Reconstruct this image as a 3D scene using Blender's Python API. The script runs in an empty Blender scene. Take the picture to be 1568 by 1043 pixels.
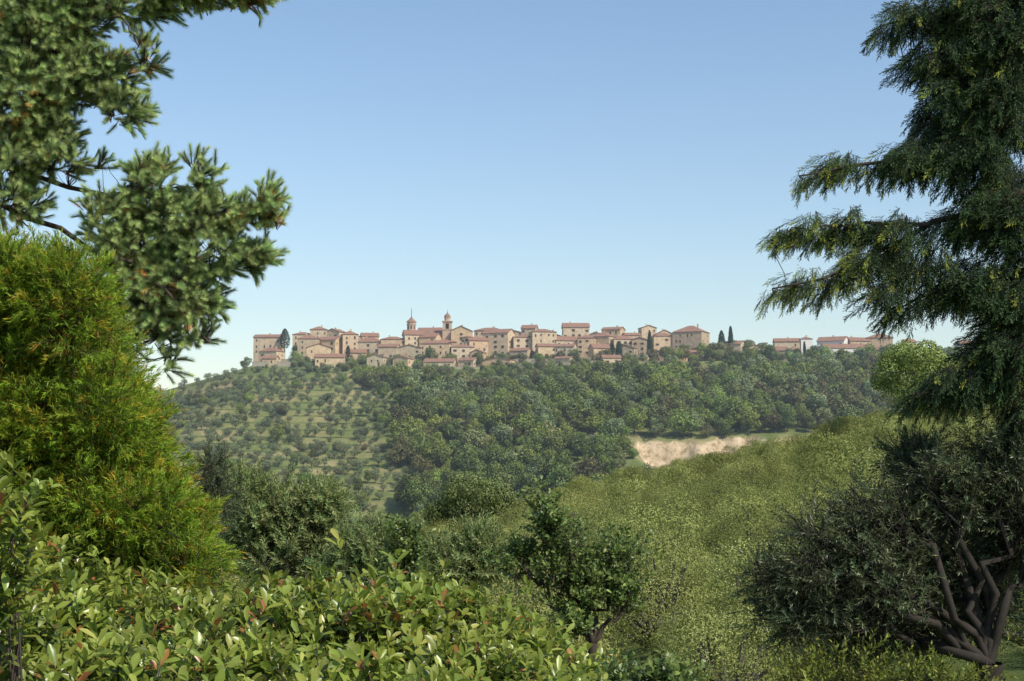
import bpy, math, numpy as np
from mathutils import Vector
R=np.random.RandomState(7)
scene=bpy.context.scene
# ------------------------------------------------------------ camera
F=2239.0; CZ=2.0; TH=math.atan(178.5/F)
cam=bpy.data.cameras.new("camera"); co=bpy.data.objects.new("camera",cam); scene.collection.objects.link(co)
co.location=(0,0,CZ); co.rotation_euler=(math.pi/2+TH,0,0)
cam.sensor_width=36; cam.lens=36*F/1568; cam.clip_end=20000; cam.clip_start=.05
scene.camera=co
def P(x,y,Y):
    dx=(x-784)/F; dy=(521.5-y)/F
    s=Y/(math.cos(TH)-dy*math.sin(TH))
    return np.array([dx*s,Y,CZ+s*(math.sin(TH)+dy*math.cos(TH))])
# ------------------------------------------------------------ light
sd=np.array([.68,-.62,.95]); sd/=np.linalg.norm(sd)
elev=math.asin(sd[2]); az=math.atan2(sd[0],sd[1])
w=bpy.data.worlds.new("World"); scene.world=w; w.use_nodes=True
nt=w.node_tree; bg=nt.nodes["Background"]; sk=nt.nodes.new("ShaderNodeTexSky")
sk.sky_type='NISHITA'; sk.sun_disc=False; sk.sun_elevation=elev; sk.sun_rotation=az
sk.air_density=1.2; sk.dust_density=.3; sk.ozone_density=3.2; sk.altitude=0
nt.links.new(sk.outputs[0],bg.inputs[0]); bg.inputs[1].default_value=.15
sl=bpy.data.lights.new("sun",'SUN'); so=bpy.data.objects.new("sun",sl); scene.collection.objects.link(so)
sl.energy=5.0; sl.angle=math.radians(.5); sl.color=(1,.94,.83)
so.rotation_euler=Vector(sd).to_track_quat('Z','Y').to_euler(); so.location=(30,-20,60)
scene.view_settings.view_transform='Standard'
try: scene.view_settings.look='None'
except: pass
# ------------------------------------------------------------ material helpers
def newmat(n):
    m=bpy.data.materials.new(n); m.use_nodes=True; t=m.node_tree
    return m,t,t.nodes["Principled BSDF"],t.nodes["Material Output"]
def ramp(t,cols,pos=None):
    r=t.nodes.new("ShaderNodeValToRGB"); e=r.color_ramp.elements
    pos=pos or [i/(len(cols)-1) for i in range(len(cols))]
    while len(e)<len(cols): e.new(.5)
    for i,c in enumerate(cols): e[i].position=pos[i]; e[i].color=(*c,1)
    return r
def noise(t,scale,detail=4,rough=.55,coord='Object'):
    tc=t.nodes.new("ShaderNodeTexCoord"); n=t.nodes.new("ShaderNodeTexNoise")
    n.inputs["Scale"].default_value=scale; n.inputs["Detail"].default_value=detail; n.inputs["Roughness"].default_value=rough
    t.links.new(tc.outputs[coord],n.inputs["Vector"]); return n
def leafmat(name,cols,pos=None,trans=.3,rough=.55,spec=.3,var=.3,hue=.03,g=1,add=(0,0,0),hc=.5):
    cols=[tuple(x*g+y for x,y in zip(c,add)) for c in cols]
    m,t,b,o=newmat(name)
    a=t.nodes.new("ShaderNodeAttribute"); a.attribute_name="v"
    r=ramp(t,cols,pos); t.links.new(a.outputs["Fac"],r.inputs[0])
    oi=t.nodes.new("ShaderNodeObjectInfo")
    h=t.nodes.new("ShaderNodeHueSaturation")
    mr=t.nodes.new("ShaderNodeMapRange"); mr.inputs[3].default_value=1-var; mr.inputs[4].default_value=1+var
    t.links.new(oi.outputs["Random"],mr.inputs[0]); t.links.new(mr.outputs[0],h.inputs["Value"])
    mu=t.nodes.new("ShaderNodeMath"); mu.operation='MULTIPLY'; mu.inputs[1].default_value=7.13
    fr=t.nodes.new("ShaderNodeMath"); fr.operation='FRACT'
    t.links.new(oi.outputs["Random"],mu.inputs[0]); t.links.new(mu.outputs[0],fr.inputs[0])
    m2=t.nodes.new("ShaderNodeMapRange"); m2.inputs[3].default_value=hc-hue; m2.inputs[4].default_value=hc+hue
    t.links.new(fr.outputs[0],m2.inputs[0]); t.links.new(m2.outputs[0],h.inputs["Hue"])
    t.links.new(r.outputs[0],h.inputs["Color"])
    t.links.new(h.outputs[0],b.inputs["Base Color"]); b.inputs["Roughness"].default_value=rough
    b.inputs["Specular IOR Level"].default_value=spec
    if trans>0:
        tr=t.nodes.new("ShaderNodeBsdfTranslucent"); t.links.new(h.outputs[0],tr.inputs[0])
        mx=t.nodes.new("ShaderNodeMixShader"); mx.inputs[0].default_value=trans
        t.links.new(b.outputs[0],mx.inputs[1]); t.links.new(tr.outputs[0],mx.inputs[2]); t.links.new(mx.outputs[0],o.inputs[0])
    return m
def noisemat(name,cols,scale,rough=.9,pos=None,obj_random=None,bump=0,detail=5):
    m,t,b,o=newmat(name); n=noise(t,scale,detail,.65); r=ramp(t,cols,pos); t.links.new(n.outputs[0],r.inputs[0])
    out=r.outputs[0]
    if obj_random:
        oi=t.nodes.new("ShaderNodeObjectInfo"); r2=ramp(t,obj_random); t.links.new(oi.outputs["Random"],r2.inputs[0])
        mx=t.nodes.new("ShaderNodeMix"); mx.data_type='RGBA'; mx.blend_type='MULTIPLY'; mx.inputs[0].default_value=1
        t.links.new(out,mx.inputs[6]); t.links.new(r2.outputs[0],mx.inputs[7]); out=mx.outputs[2]
    t.links.new(out,b.inputs["Base Color"]); b.inputs["Roughness"].default_value=rough; b.inputs["Specular IOR Level"].default_value=.2
    if bump:
        bp=t.nodes.new("ShaderNodeBump"); bp.inputs["Strength"].default_value=bump; t.links.new(n.outputs[0],bp.inputs["Height"]); t.links.new(bp.outputs[0],b.inputs["Normal"])
    return m
# ------------------------------------------------------------ mesh builder
class MB:
    def __init__(s): s.v=[];s.l=[];s.c=[];s.a=[];s.m=[];s.n=0
    def add(s,verts,faces,v=.5,mat=0):
        verts=np.asarray(verts,float).reshape(-1,3)
        s.v.append(verts); s.a.append(np.broadcast_to(np.asarray(v,float),(len(verts),)) )
        if isinstance(faces,list) and not isinstance(faces[0],np.ndarray):
            for f in faces: s.l.append(np.array(f)+s.n); s.c.append(np.array([len(f)])); s.m.append(np.array([mat]))
        else:
            for f in (faces if isinstance(faces,list) else [faces]):
                s.l.append((f+s.n).ravel()); s.c.append(np.full(len(f),f.shape[1])); s.m.append(np.full(len(f),mat))
        s.n+=len(verts)
    def mesh(s,name,mats,smooth=True):
        me=bpy.data.meshes.new(name)
        v=np.concatenate(s.v); l=np.concatenate(s.l); c=np.concatenate(s.c); m=np.concatenate(s.m); a=np.concatenate(s.a)
        me.vertices.add(len(v)); me.vertices.foreach_set("co",v.astype(np.float32).ravel())
        me.loops.add(len(l)); me.loops.foreach_set("vertex_index",l.astype(np.int32))
        me.polygons.add(len(c)); st=np.concatenate([[0],np.cumsum(c)[:-1]]).astype(np.int32)
        me.polygons.foreach_set("loop_start",st)
        me.polygons.foreach_set("material_index",m.astype(np.int32))
        me.polygons.foreach_set("use_smooth",np.full(len(c),smooth))
        for x in mats: me.materials.append(x)
        me.update(calc_edges=True)
        at=me.attributes.new("v",'FLOAT','POINT'); at.data.foreach_set("value",a.astype(np.float32))
        return me
def nz(a): return a/np.maximum(np.linalg.norm(a,axis=-1,keepdims=True),1e-9)
def rdir(n): return nz(R.normal(size=(n,3)))
def leaves(mb,pos,axis,nrm,L,W,v,kind='rh',mat=0,bend=.15):
    n=len(pos); L=np.broadcast_to(L,(n,))[:,None]; W=np.broadcast_to(W,(n,))[:,None]
    axis=nz(axis); side=nz(np.cross(axis,nrm)); nn=np.cross(side,axis)
    v=np.broadcast_to(v,(n,))
    if kind=='rh':
        V=np.stack([pos,pos+axis*L*.45+side*W/2,pos+axis*L-nn*L*bend,pos+axis*L*.45-side*W/2],1)
        Fc=np.arange(4*n).reshape(n,4); mb.add(V.reshape(-1,3),Fc,np.repeat(v,4),mat)
    elif kind=='bl':
        V=np.stack([pos-side*W/2,pos+side*W/2,pos+axis*L-nn*L*bend],1)
        mb.add(V.reshape(-1,3),np.arange(3*n).reshape(n,3),np.repeat(v,3),mat)
    else:
        def q(t,s,dn): return pos+axis*L*t+side*W*s+nn*(L*(dn)-bend*L*t*t)
        V=np.stack([q(0,0,0),q(.35,.36,.05),q(.35,0,0),q(.35,-.36,.05),q(.68,.5,.07),q(.68,0,0),q(.68,-.5,.07),q(.9,.28,.03),q(.9,-.28,.03),q(1,0,0)],1)
        b=np.arange(n)[:,None]*10
        tri=np.concatenate([b+np.array(x) for x in [[0,2,1],[0,3,2],[7,5,9],[5,8,9]]]); qd=np.concatenate([b+np.array(x) for x in [[1,2,5,4],[2,3,6,5]]])
        tr2=np.concatenate([b+np.array(x) for x in [[4,5,7],[5,6,8]]])
        mb.add(V.reshape(-1,3),[tri,tr2,qd],np.repeat(v,10),mat)
def tube(mb,pts,rad,k=6,mat=0,v=.5):
    pts=np.asarray(pts,float); n=len(pts); rad=np.broadcast_to(rad,(n,))
    d=nz(np.gradient(pts,axis=0)); up=np.array([0,0,1.]) if abs(d[0][2])<.9 else np.array([1.,0,0])
    a=nz(np.cross(d,up)); b=np.cross(d,a); an=np.arange(k)*2*math.pi/k
    V=pts[:,None]+rad[:,None,None]*(np.cos(an)[None,:,None]*a[:,None]+np.sin(an)[None,:,None]*b[:,None])
    i=np.arange(n-1)[:,None]*k; j=np.arange(k)[None]; j2=(j+1)%k
    Fc=np.stack([i+j,i+j2,i+k+j2,i+k+j],-1).reshape(-1,4)
    mb.add(V.reshape(-1,3),Fc,v,mat)
def curve(p0,p1,n=6,wob=.06,sag=0):
    p0=np.array(p0,float);p1=np.array(p1,float); t=np.linspace(0,1,n)[:,None]; L=np.linalg.norm(p1-p0)
    pts=p0+(p1-p0)*t; o=R.normal(size=(n,3))*wob*L*.5*np.sin(t*math.pi); pts+=o; pts[:,2]-=sag*L*np.sin(t[:,0]*math.pi); return pts
def poly(pts,n=14):
    pts=np.array(pts,float); d=np.r_[0,np.cumsum(np.linalg.norm(np.diff(pts,axis=0),axis=1))]; t=np.linspace(0,d[-1],n)
    return np.stack([np.interp(t,d,pts[:,i]) for i in range(3)],1)
def obj(name,me,parent=None,loc=None,coll=None):
    o=bpy.data.objects.new(name,me); (coll or scene.collection).objects.link(o)
    if parent: o.parent=parent
    if loc is not None: o.location=loc
    return o
def empty(name,loc=(0,0,0)):
    o=bpy.data.objects.new(name,None); scene.collection.objects.link(o); o.location=loc; o.empty_display_size=.5; return o
# ------------------------------------------------------------ instancer
def eul(d,roll):
    d=nz(d); h=np.where(np.abs(d[:,2:3])<.95,np.array([[0,0,1.]]),np.array([[1.,0,0]]))
    x=nz(np.cross(h,d)); y=np.cross(d,x); c=np.cos(roll)[:,None]; s=np.sin(roll)[:,None]
    X=x*c+y*s; Y=-x*s+y*c
    M=np.stack([X,Y,d],2)
    return np.stack([np.arctan2(M[:,2,1],M[:,2,2]),np.arcsin(np.clip(-M[:,2,0],-1,1)),np.arctan2(M[:,1,0],M[:,0,0])],1)
def instancer(name,pts,rot,scl,idx,coll,parent=None):
    pts=np.asarray(pts,float); n=len(pts)
    me=bpy.data.meshes.new(name); me.vertices.add(n); me.vertices.foreach_set("co",pts.astype(np.float32).ravel())
    a=me.attributes.new("rot",'FLOAT_VECTOR','POINT'); a.data.foreach_set("vector",np.asarray(rot,np.float32).ravel())
    a=me.attributes.new("scl",'FLOAT','POINT'); a.data.foreach_set("value",np.broadcast_to(scl,(n,)).astype(np.float32).copy())
    a=me.attributes.new("idx",'INT','POINT'); a.data.foreach_set("value",np.asarray(idx,np.int32))
    o=obj(name,me,parent)
    g=bpy.data.node_groups.new(name+"_gn",'GeometryNodeTree')
    g.interface.new_socket("Geometry",in_out='INPUT',socket_type='NodeSocketGeometry'); g.interface.new_socket("Geometry",in_out='OUTPUT',socket_type='NodeSocketGeometry')
    N=g.nodes; gi=N.new("NodeGroupInput"); go=N.new("NodeGroupOutput"); ip=N.new("GeometryNodeInstanceOnPoints")
    ci=N.new("GeometryNodeCollectionInfo"); ci.inputs["Collection"].default_value=coll; ci.inputs["Separate Children"].default_value=True; ci.inputs["Reset Children"].default_value=True
    def na(nm,ty):
        q=N.new("GeometryNodeInputNamedAttribute"); q.data_type=ty; q.inputs["Name"].default_value=nm; return [s for s in q.outputs if s.enabled and s.name=="Attribute"][0]
    er=N.new("FunctionNodeEulerToRotation"); g.links.new(na("rot",'FLOAT_VECTOR'),er.inputs[0])
    g.links.new(gi.outputs[0],ip.inputs["Points"]); g.links.new(ci.outputs[0],ip.inputs["Instance"]); ip.inputs["Pick Instance"].default_value=True
    g.links.new(na("idx",'INT'),ip.inputs["Instance Index"]); g.links.new(er.outputs[0],ip.inputs["Rotation"]); g.links.new(na("scl",'FLOAT'),ip.inputs["Scale"])
    g.links.new(ip.outputs[0],go.inputs[0])
    md=o.modifiers.new("instances",'NODES'); md.node_group=g
    return o
def tcoll(name,meshes):
    c=bpy.data.collections.new(name)
    for i,me in enumerate(meshes): obj("%s_part_%02d"%(name,i),me,coll=c)
    return c
# ------------------------------------------------------------ terrain
def ss(a,b,x): t=np.clip((x-a)/(b-a),0,1); return t*t*(3-2*t)
def wob(x,y,s):
    return (np.sin(x*s+1.3*np.sin(y*s*.7))+np.sin(y*s*1.3+1.7*np.sin(x*s*.6+2)))*.5
def H(X,Y):
    X=np.asarray(X,float);Y=np.asarray(Y,float)
    Xc=np.clip(X,-60,110)
    t=np.clip((Y-40)/160,0,1); zn=(-6+.2*Xc)*(1-t)+(-9.3+.24*Xc)*t
    zn=zn*ss(3,40,Y)
    zn=np.clip(zn,-22,30)+.5*wob(X,Y,.11)*ss(10,40,Y)
    z=zn+(-22-zn)*ss(212,330,Y)
    zc=np.interp(X,[-600,-400,-260,-185,-139,0,108,277,450,900,2000],[-22,-8,15,37,50,50,53,52,48,10,-22])
    p=np.clip((Y-540)/235,0,1)**.92
    hill=-22+(zc+22)*p+6*ss(778,822,Y)*ss(-185,-130,X)+2.2*wob(X,Y,.045)*ss(540,600,Y)*(1-ss(740,775,Y))
    # terraces on the left flank: flat steps with steep risers
    tm=ss(-40,-75,X)*ss(560,575,Y)*(1-ss(750,765,Y)); hw=hill+1.2*wob(X,Y,.03)
    fr=hw/3.4-np.floor(hw/3.4); hill=hill+tm*3.4*(ss(.62,1,fr)-fr)*.7
    z=np.where(Y>520,hill,z)
    e=4*wob(X,Y*0,.21)+2.5*wob(X*2.3,Y*0,.3)
    m=ss(50,62,X)*(1-ss(122,136,X))
    cut=-6+2*wob(X,0*Y,.16)+5*ss(76,84,X)*(1-ss(92,98,X))
    f=m*(1-ss(632+e,641+e,Y))*ss(548,575,Y)
    z=z*(1-f)+np.minimum(z,cut)*f
    z=z+(-28-z)*ss(850,1250,Y)
    return z
ys=np.unique(np.concatenate([np.arange(-60,0,6),np.arange(0,60,1.5),np.arange(60,520,5),np.arange(520,860,1.3),np.geomspace(860,9000,40)]))
xs=np.concatenate([-np.geomspace(9000,305,22),np.arange(-300,340,2.5),np.geomspace(345,9000,22)])
GX,GY=np.meshgrid(xs,ys); GZ=H(GX,GY)
mb=MB(); nx=len(xs); ny=len(ys); i=np.arange(ny-1)[:,None]*nx; j=np.arange(nx-1)[None]
mb.add(np.stack([GX,GY,GZ],-1).reshape(-1,3),np.stack([i+j,i+j+1,i+nx+j+1,i+nx+j],-1).reshape(-1,4))
m,t,b,o=newmat("ground_grass")
n1=noise(t,.05,6,.65); n2=noise(t,.6,5,.6)
r1=ramp(t,[(.09,.12,.035),(.145,.17,.055),(.21,.20,.085),(.30,.24,.13)],[.36,.5,.62,.75])
ad=t.nodes.new("ShaderNodeMath"); ad.operation='MULTIPLY_ADD'; ad.inputs[1].default_value=.35; t.links.new(n2.outputs[0],ad.inputs[0]); t.links.new(n1.outputs[0],ad.inputs[2])
geo=t.nodes.new("ShaderNodeNewGeometry"); sx=t.nodes.new("ShaderNodeSeparateXYZ"); t.links.new(geo.outputs["Normal"],sx.inputs[0])
mt=t.nodes.new("ShaderNodeMapRange"); mt.inputs[1].default_value=.985; mt.inputs[2].default_value=.88; mt.inputs[4].default_value=.13; t.links.new(sx.outputs["Z"],mt.inputs[0])
a4=t.nodes.new("ShaderNodeMath"); t.links.new(mt.outputs[0],a4.inputs[0]); t.links.new(ad.outputs[0],a4.inputs[1])
a3=t.nodes.new("ShaderNodeMath"); a3.operation='SUBTRACT'; a3.inputs[1].default_value=.23; t.links.new(a4.outputs[0],a3.inputs[0]); t.links.new(a3.outputs[0],r1.inputs[0])
mr=t.nodes.new("ShaderNodeMapRange"); mr.inputs[1].default_value=.72; mr.inputs[2].default_value=.58; t.links.new(sx.outputs["Z"],mr.inputs[0])
r3=ramp(t,[(.26,.19,.11),(.50,.38,.24),(.62,.50,.35)],[.38,.5,.66]); n3=noise(t,.35,7,.75); t.links.new(n3.outputs[0],r3.inputs[0])
mx=t.nodes.new("ShaderNodeMix"); mx.data_type='RGBA'; t.links.new(mr.outputs[0],mx.inputs[0]); t.links.new(r1.outputs[0],mx.inputs[6]); t.links.new(r3.outputs[0],mx.inputs[7])
t.links.new(mx.outputs[2],b.inputs["Base Color"]); b.inputs["Roughness"].default_value=1; b.inputs["Specular IOR Level"].default_value=.1
bp=t.nodes.new("ShaderNodeBump"); bp.inputs["Distance"].default_value=.6; bp.inputs["Strength"].default_value=.7; t.links.new(n3.outputs[0],bp.inputs["Height"]); t.links.new(bp.outputs[0],b.inputs["Normal"])
obj("ground",mb.mesh("ground",[m]))
# real summer haze: a thin scattering volume lying in the valley
mb=MB(); V=[(-900,330,-40),(900,330,-40),(900,1400,-40),(-900,1400,-40),(-900,330,150),(900,330,150),(900,1400,150),(-900,1400,150)]
mb.add(V,[(0,3,2,1),(4,5,6,7),(0,1,5,4),(1,2,6,5),(2,3,7,6),(3,0,4,7)])
m=bpy.data.materials.new("haze_air"); m.use_nodes=True; t=m.node_tree; t.nodes.remove(t.nodes["Principled BSDF"]); vs=t.nodes.new("ShaderNodeVolumeScatter"); vs.inputs["Color"].default_value=(.74,.85,1,1); vs.inputs["Density"].default_value=.00025; vs.inputs["Anisotropy"].default_value=0
t.links.new(vs.outputs[0],t.nodes["Material Output"].inputs["Volume"]); obj("haze",mb.mesh("haze",[m],False))
# ------------------------------------------------------------ materials
bark=noisemat("bark_dark",[(.03,.022,.018),(.09,.07,.055)],12,bump=.5)
bark_d=noisemat("bark_olive",[(.015,.012,.01),(.055,.045,.035)],16,bump=.8)
bark_g=noisemat("bark_grey",[(.05,.045,.035),(.17,.15,.12)],14,bump=.5)
haze_add=(.004,.005,.002)  # haze painted into the distant leaf colours as a small lift
forest_mats=[leafmat("forest_leaf_a",[(.018,.030,.006),(.042,.060,.011),(.078,.10,.018)],var=.35,trans=0,g=2.0,add=haze_add,hue=.02,hc=.485),
 leafmat("forest_leaf_b",[(.02,.038,.007),(.058,.085,.013),(.095,.13,.022)],var=.3,trans=0,g=2.2,add=haze_add,hue=.02,hc=.485),
 leafmat("forest_leaf_c",[(.03,.04,.013),(.067,.08,.024),(.113,.125,.04)],var=.3,trans=0,g=1.9,add=haze_add,hue=.02,hc=.485),
 leafmat("forest_leaf_d",[(.035,.035,.010),(.07,.067,.018),(.11,.10,.03)],var=.25,trans=0,g=1.6,add=haze_add,hue=.02),
 leafmat("forest_leaf_e",[(.035,.052,.022),(.085,.115,.044),(.145,.18,.075)],var=.2,trans=0,g=1.8,add=haze_add,hue=.015,hc=.49)]
olive_far=leafmat("olive_leaf_far",[(.045,.06,.026),(.09,.11,.048),(.15,.17,.08)],var=.25,trans=0,g=1.45,add=haze_add,hue=.015,hc=.495)
olive_mid=leafmat("olive_leaf_grove",[(.05,.056,.014),(.11,.12,.034),(.165,.175,.055),(.21,.21,.09)],[0,.4,.8,1],var=.24,hue=.012,rough=.65,spec=.15,trans=.2,g=2.1)
# ------------------------------------------------------------ crowns
def lobes_for(Rr,Hh,n,zc=.6):
    L=[(np.array([0,0,Hh*zc]),np.array([Rr*.66,Rr*.66,Hh*.3]))]
    for k in range(n):
        a=R.uniform(0,2*math.pi); e=R.uniform(-.45,1); r=Rr*R.uniform(.5,.78)
        c=np.array([math.cos(a)*r*math.cos(e*1.2),math.sin(a)*r*math.cos(e*1.2),Hh*zc+Hh*.32*math.sin(e*1.3)])
        q=Rr*R.uniform(.24,.44); L.append((c,np.array([q,q,q*R.uniform(.75,1.05)])))
    return L
def crown_pts(lobes,n,shell=(.72,1.08)):
    wt=np.array([l[1].prod()**(2/3) for l in lobes]); wt/=wt.sum(); k=R.choice(len(lobes),n,p=wt)
    C=np.array([l[0] for l in lobes]); S=np.array([l[1] for l in lobes])
    d=rdir(n); p=C[k]+d*S[k]*R.uniform(shell[0],shell[1],(n,1))
    q=np.linalg.norm((p[:,None]-C[None])/S[None],axis=2); keep=q.min(1)>.62
    return p[keep],d[keep],k[keep]
def tree_mesh(name,Rr,Hh,nl,n,leaf,wid,mats,zc=.6,lob=None,trunk=True,tr=.22,nj=.45,bt=3):
    mb=MB(); L=lob or lobes_for(Rr,Hh,nl,zc); p,d,k=crown_pts(L,n)
    nr=nz(d+nj*rdir(len(p))); ax=nz(np.cross(nr,rdir(len(p)))+.25*d)
    lv=R.uniform(-.2,.2,len(L))
    leaves(mb,p,ax,nr,leaf*R.uniform(.6,1.3,len(p)),wid*R.uniform(.7,1.2,len(p)),np.clip(R.beta(bt,bt,len(p))+lv[k],0,1))
    if trunk:
        top=np.array([0,0,Hh*zc]); tube(mb,curve([0,0,-1],top,6,.04),np.linspace(tr,tr*.5,6),7,1)
        for c,s in L[1:]: tube(mb,curve([0,0,Hh*R.uniform(.25,.4)],c,5,.1),np.linspace(tr*.5,tr*.12,5),5,1)
    return mb.mesh(name,mats)
FT=[]
for k in range(12):
    FT.append(tree_mesh("forest_tree_%d"%k,R.uniform(3.4,4.6),R.uniform(6.5,10.5),R.randint(9,15),2100,.58,.38,[forest_mats[[0,0,1,1,2,2,3,4,0,1,3,4][k]],bark],zc=.55))
forest_c=tcoll("broadleaf",FT)
OF=tcoll("olive_small",[tree_mesh("olive_small_%d"%k,2.1,3.6,7,600,.42,.24,[olive_far,bark_g],zc=.62,tr=.15) for k in range(4)])
OM=tcoll("olive_grove_tree",[tree_mesh("olive_mid_%d"%k,2.6,R.uniform(4.2,5.4),17,12000,.17,.055,[olive_mid,bark_g],zc=.58,nj=.5,bt=4) for k in range(5)])
ON=tcoll("olive_grove_near",[tree_mesh("olive_near_%d"%k,2.6,R.uniform(4.2,5.4),24,34000,.10,.032,[olive_mid,bark_g],zc=.58,nj=.55,bt=4) for k in range(4)])
# ------------------------------------------------------------ scatter
def scatter(x0,x1,y0,y1,sp,jit=.5):
    a,b=np.meshgrid(np.arange(x0,x1,sp),np.arange(y0,y1,sp)); n=a.size
    return a.ravel()+R.uniform(-jit,jit,n)*sp,b.ravel()+R.uniform(-jit,jit,n)*sp
def yaw(n): return np.stack([R.uniform(-.08,.08,n),R.uniform(-.08,.08,n),R.uniform(0,6.28,n)],1)
def gline(Y,X): return -90+(770-Y)/210*60+18*wob(X,Y,.05)
def openf(X,Y): return (wob(X+90,Y*1.3,.06)+.5*wob(X,Y,.15))>.68
X,Y=scatter(-330,340,535,850,6.1)
grove=X<gline(Y,X)
band=(Y>740)&(Y<772)
openp=openf(X,Y)
dens=np.where(grove,np.where(band,.3,.11),np.where(openp,.2,.93))
cliff=(X>46)&(X<138)&(Y>575)&(Y<642)
vill=(Y>770)&(X<112)&(X>-150)
k=(R.rand(len(X))<dens)&~(cliff&(R.rand(len(X))>.12))&~vill&~((Y>838)&(X<112))&~((grove)&(X<-150)&(Y>735))
k&=~((Y>770)&(X<-140))
X,Y,cliff,grove=X[k],Y[k],cliff[k],grove[k]; s=R.uniform(.5,1.65,len(X))*np.where(X<112,1-.70*ss(715,764,Y),1.0-.5*ss(750,780,Y)); s*=np.where(grove,.55,1)*np.where(cliff,.5,1)
patch=wob(X+30,Y,.035)+R.normal(0,.6,len(X)); idx=np.where(patch>.3,R.choice([0,1,8,9,2,3],len(X)),np.where(patch<-.4,R.choice([2,3,4,5,10],len(X)),R.choice([0,2,3,6,7,8,11,4],len(X))))
instancer("distant_forest",np.stack([X,Y,H(X,Y)-.8*s],1),yaw(len(X)),s,idx,forest_c)
X,Y=scatter(-190,120,345,535,9); k=R.rand(len(X))<.6; k&=~((X>-62)&(X<-40)&(Y>470)); X,Y=X[k],Y[k]
instancer("valley_trees",np.stack([X,Y,H(X,Y)-.5],1),yaw(len(X)),R.uniform(.5,.95,len(X)),R.randint(0,12,len(X)),forest_c)
a,b=np.meshgrid(np.arange(-330,300,5.0),np.arange(460,775,9.4)); X=a.ravel()+R.normal(0,1.2,a.size); Y=b.ravel()+R.normal(0,.8,a.size)+8*wob(a.ravel(),b.ravel(),.026)-.10*a.ravel()
k=((X<gline(Y,X)+6)|(openf(X,Y)&(X<300)&~((X>46)&(X<138)&(Y>560)&(Y<642))))&(R.rand(len(X))<.9)&(Y>545)&(Y<768); X,Y=X[k],Y[k]
instancer("hillside_olive_terraces",np.stack([X,Y,H(X,Y)-.1],1),yaw(len(X)),R.uniform(.7,1.35,len(X)),R.randint(0,4,len(X)),OF)
X,Y=scatter(-62,125,30,235,5.2,.34); k=(R.rand(len(X))<.96)&(np.abs(X)<Y*.42+6); k&=~((X<-2)&(Y<50)); k&=~((Y<36)&(X<8)&(X>-2)&(Y<30)); X,Y=X[k],Y[k]
s=R.uniform(.72,1.25,len(X)); nr=Y<115
for q,c in ((nr,ON),(~nr,OM)):
    instancer("olive_grove",np.stack([X[q],Y[q],H(X[q],Y[q])-.5*s[q]],1),yaw(q.sum()),s[q],R.randint(0,len(c.objects),q.sum()),c)
# ------------------------------------------------------------ village
wallm=noisemat("village_stone",[(.40,.315,.21),(.57,.465,.33),(.68,.59,.45)],.7,pos=[.3,.5,.7],obj_random=[(1,.90,.78),(.90,.89,.84),(1,.84,.71),(.74,.70,.65),(1.0,.97,.91),(1,.88,.72)],detail=8)
whitem=noisemat("white_render",[(.6,.57,.52),(.75,.72,.66)],.8)
shadem=noisemat("window_dark",[(.03,.027,.024),(.07,.055,.045)],3,rough=.4)
shut=noisemat("shutter_wood",[(.14,.08,.05),(.22,.13,.09)],3,obj_random=[(1,1,1),(.6,.8,.6),(.9,.7,.6)])
stonew=noisemat("retaining_stone",[(.26,.23,.17),(.46,.40,.30)],1.2,detail=8)
m,t,b,o=newmat("terracotta_tiles"); n=noise(t,1.5,6,.7); r=ramp(t,[(.15,.08,.05),(.30,.155,.10),(.43,.255,.17)],[.3,.5,.72]); t.links.new(n.outputs[0],r.inputs[0])
wv=t.nodes.new("ShaderNodeTexWave"); wv.inputs["Scale"].default_value=1.2; tc=t.nodes.new("ShaderNodeTexCoord"); t.links.new(tc.outputs["Object"],wv.inputs[0])
bp=t.nodes.new("ShaderNodeBump"); bp.inputs["Distance"].default_value=.08; t.links.new(wv.outputs["Fac"],bp.inputs["Height"]); t.links.new(bp.outputs[0],b.inputs["Normal"]); t.links.new(r.outputs[0],b.inputs["Base Color"]); b.inputs["Roughness"].default_value=.9
roofm=m
def box(mb,x0,x1,y0,y1,z0,z1,mat=0):
    V=[(x0,y0,z0),(x1,y0,z0),(x1,y1,z0),(x0,y1,z0),(x0,y0,z1),(x1,y0,z1),(x1,y1,z1),(x0,y1,z1)]
    mb.add(V,[(0,3,2,1),(4,5,6,7),(0,1,5,4),(1,2,6,5),(2,3,7,6),(3,0,4,7)],.5,mat)
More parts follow.
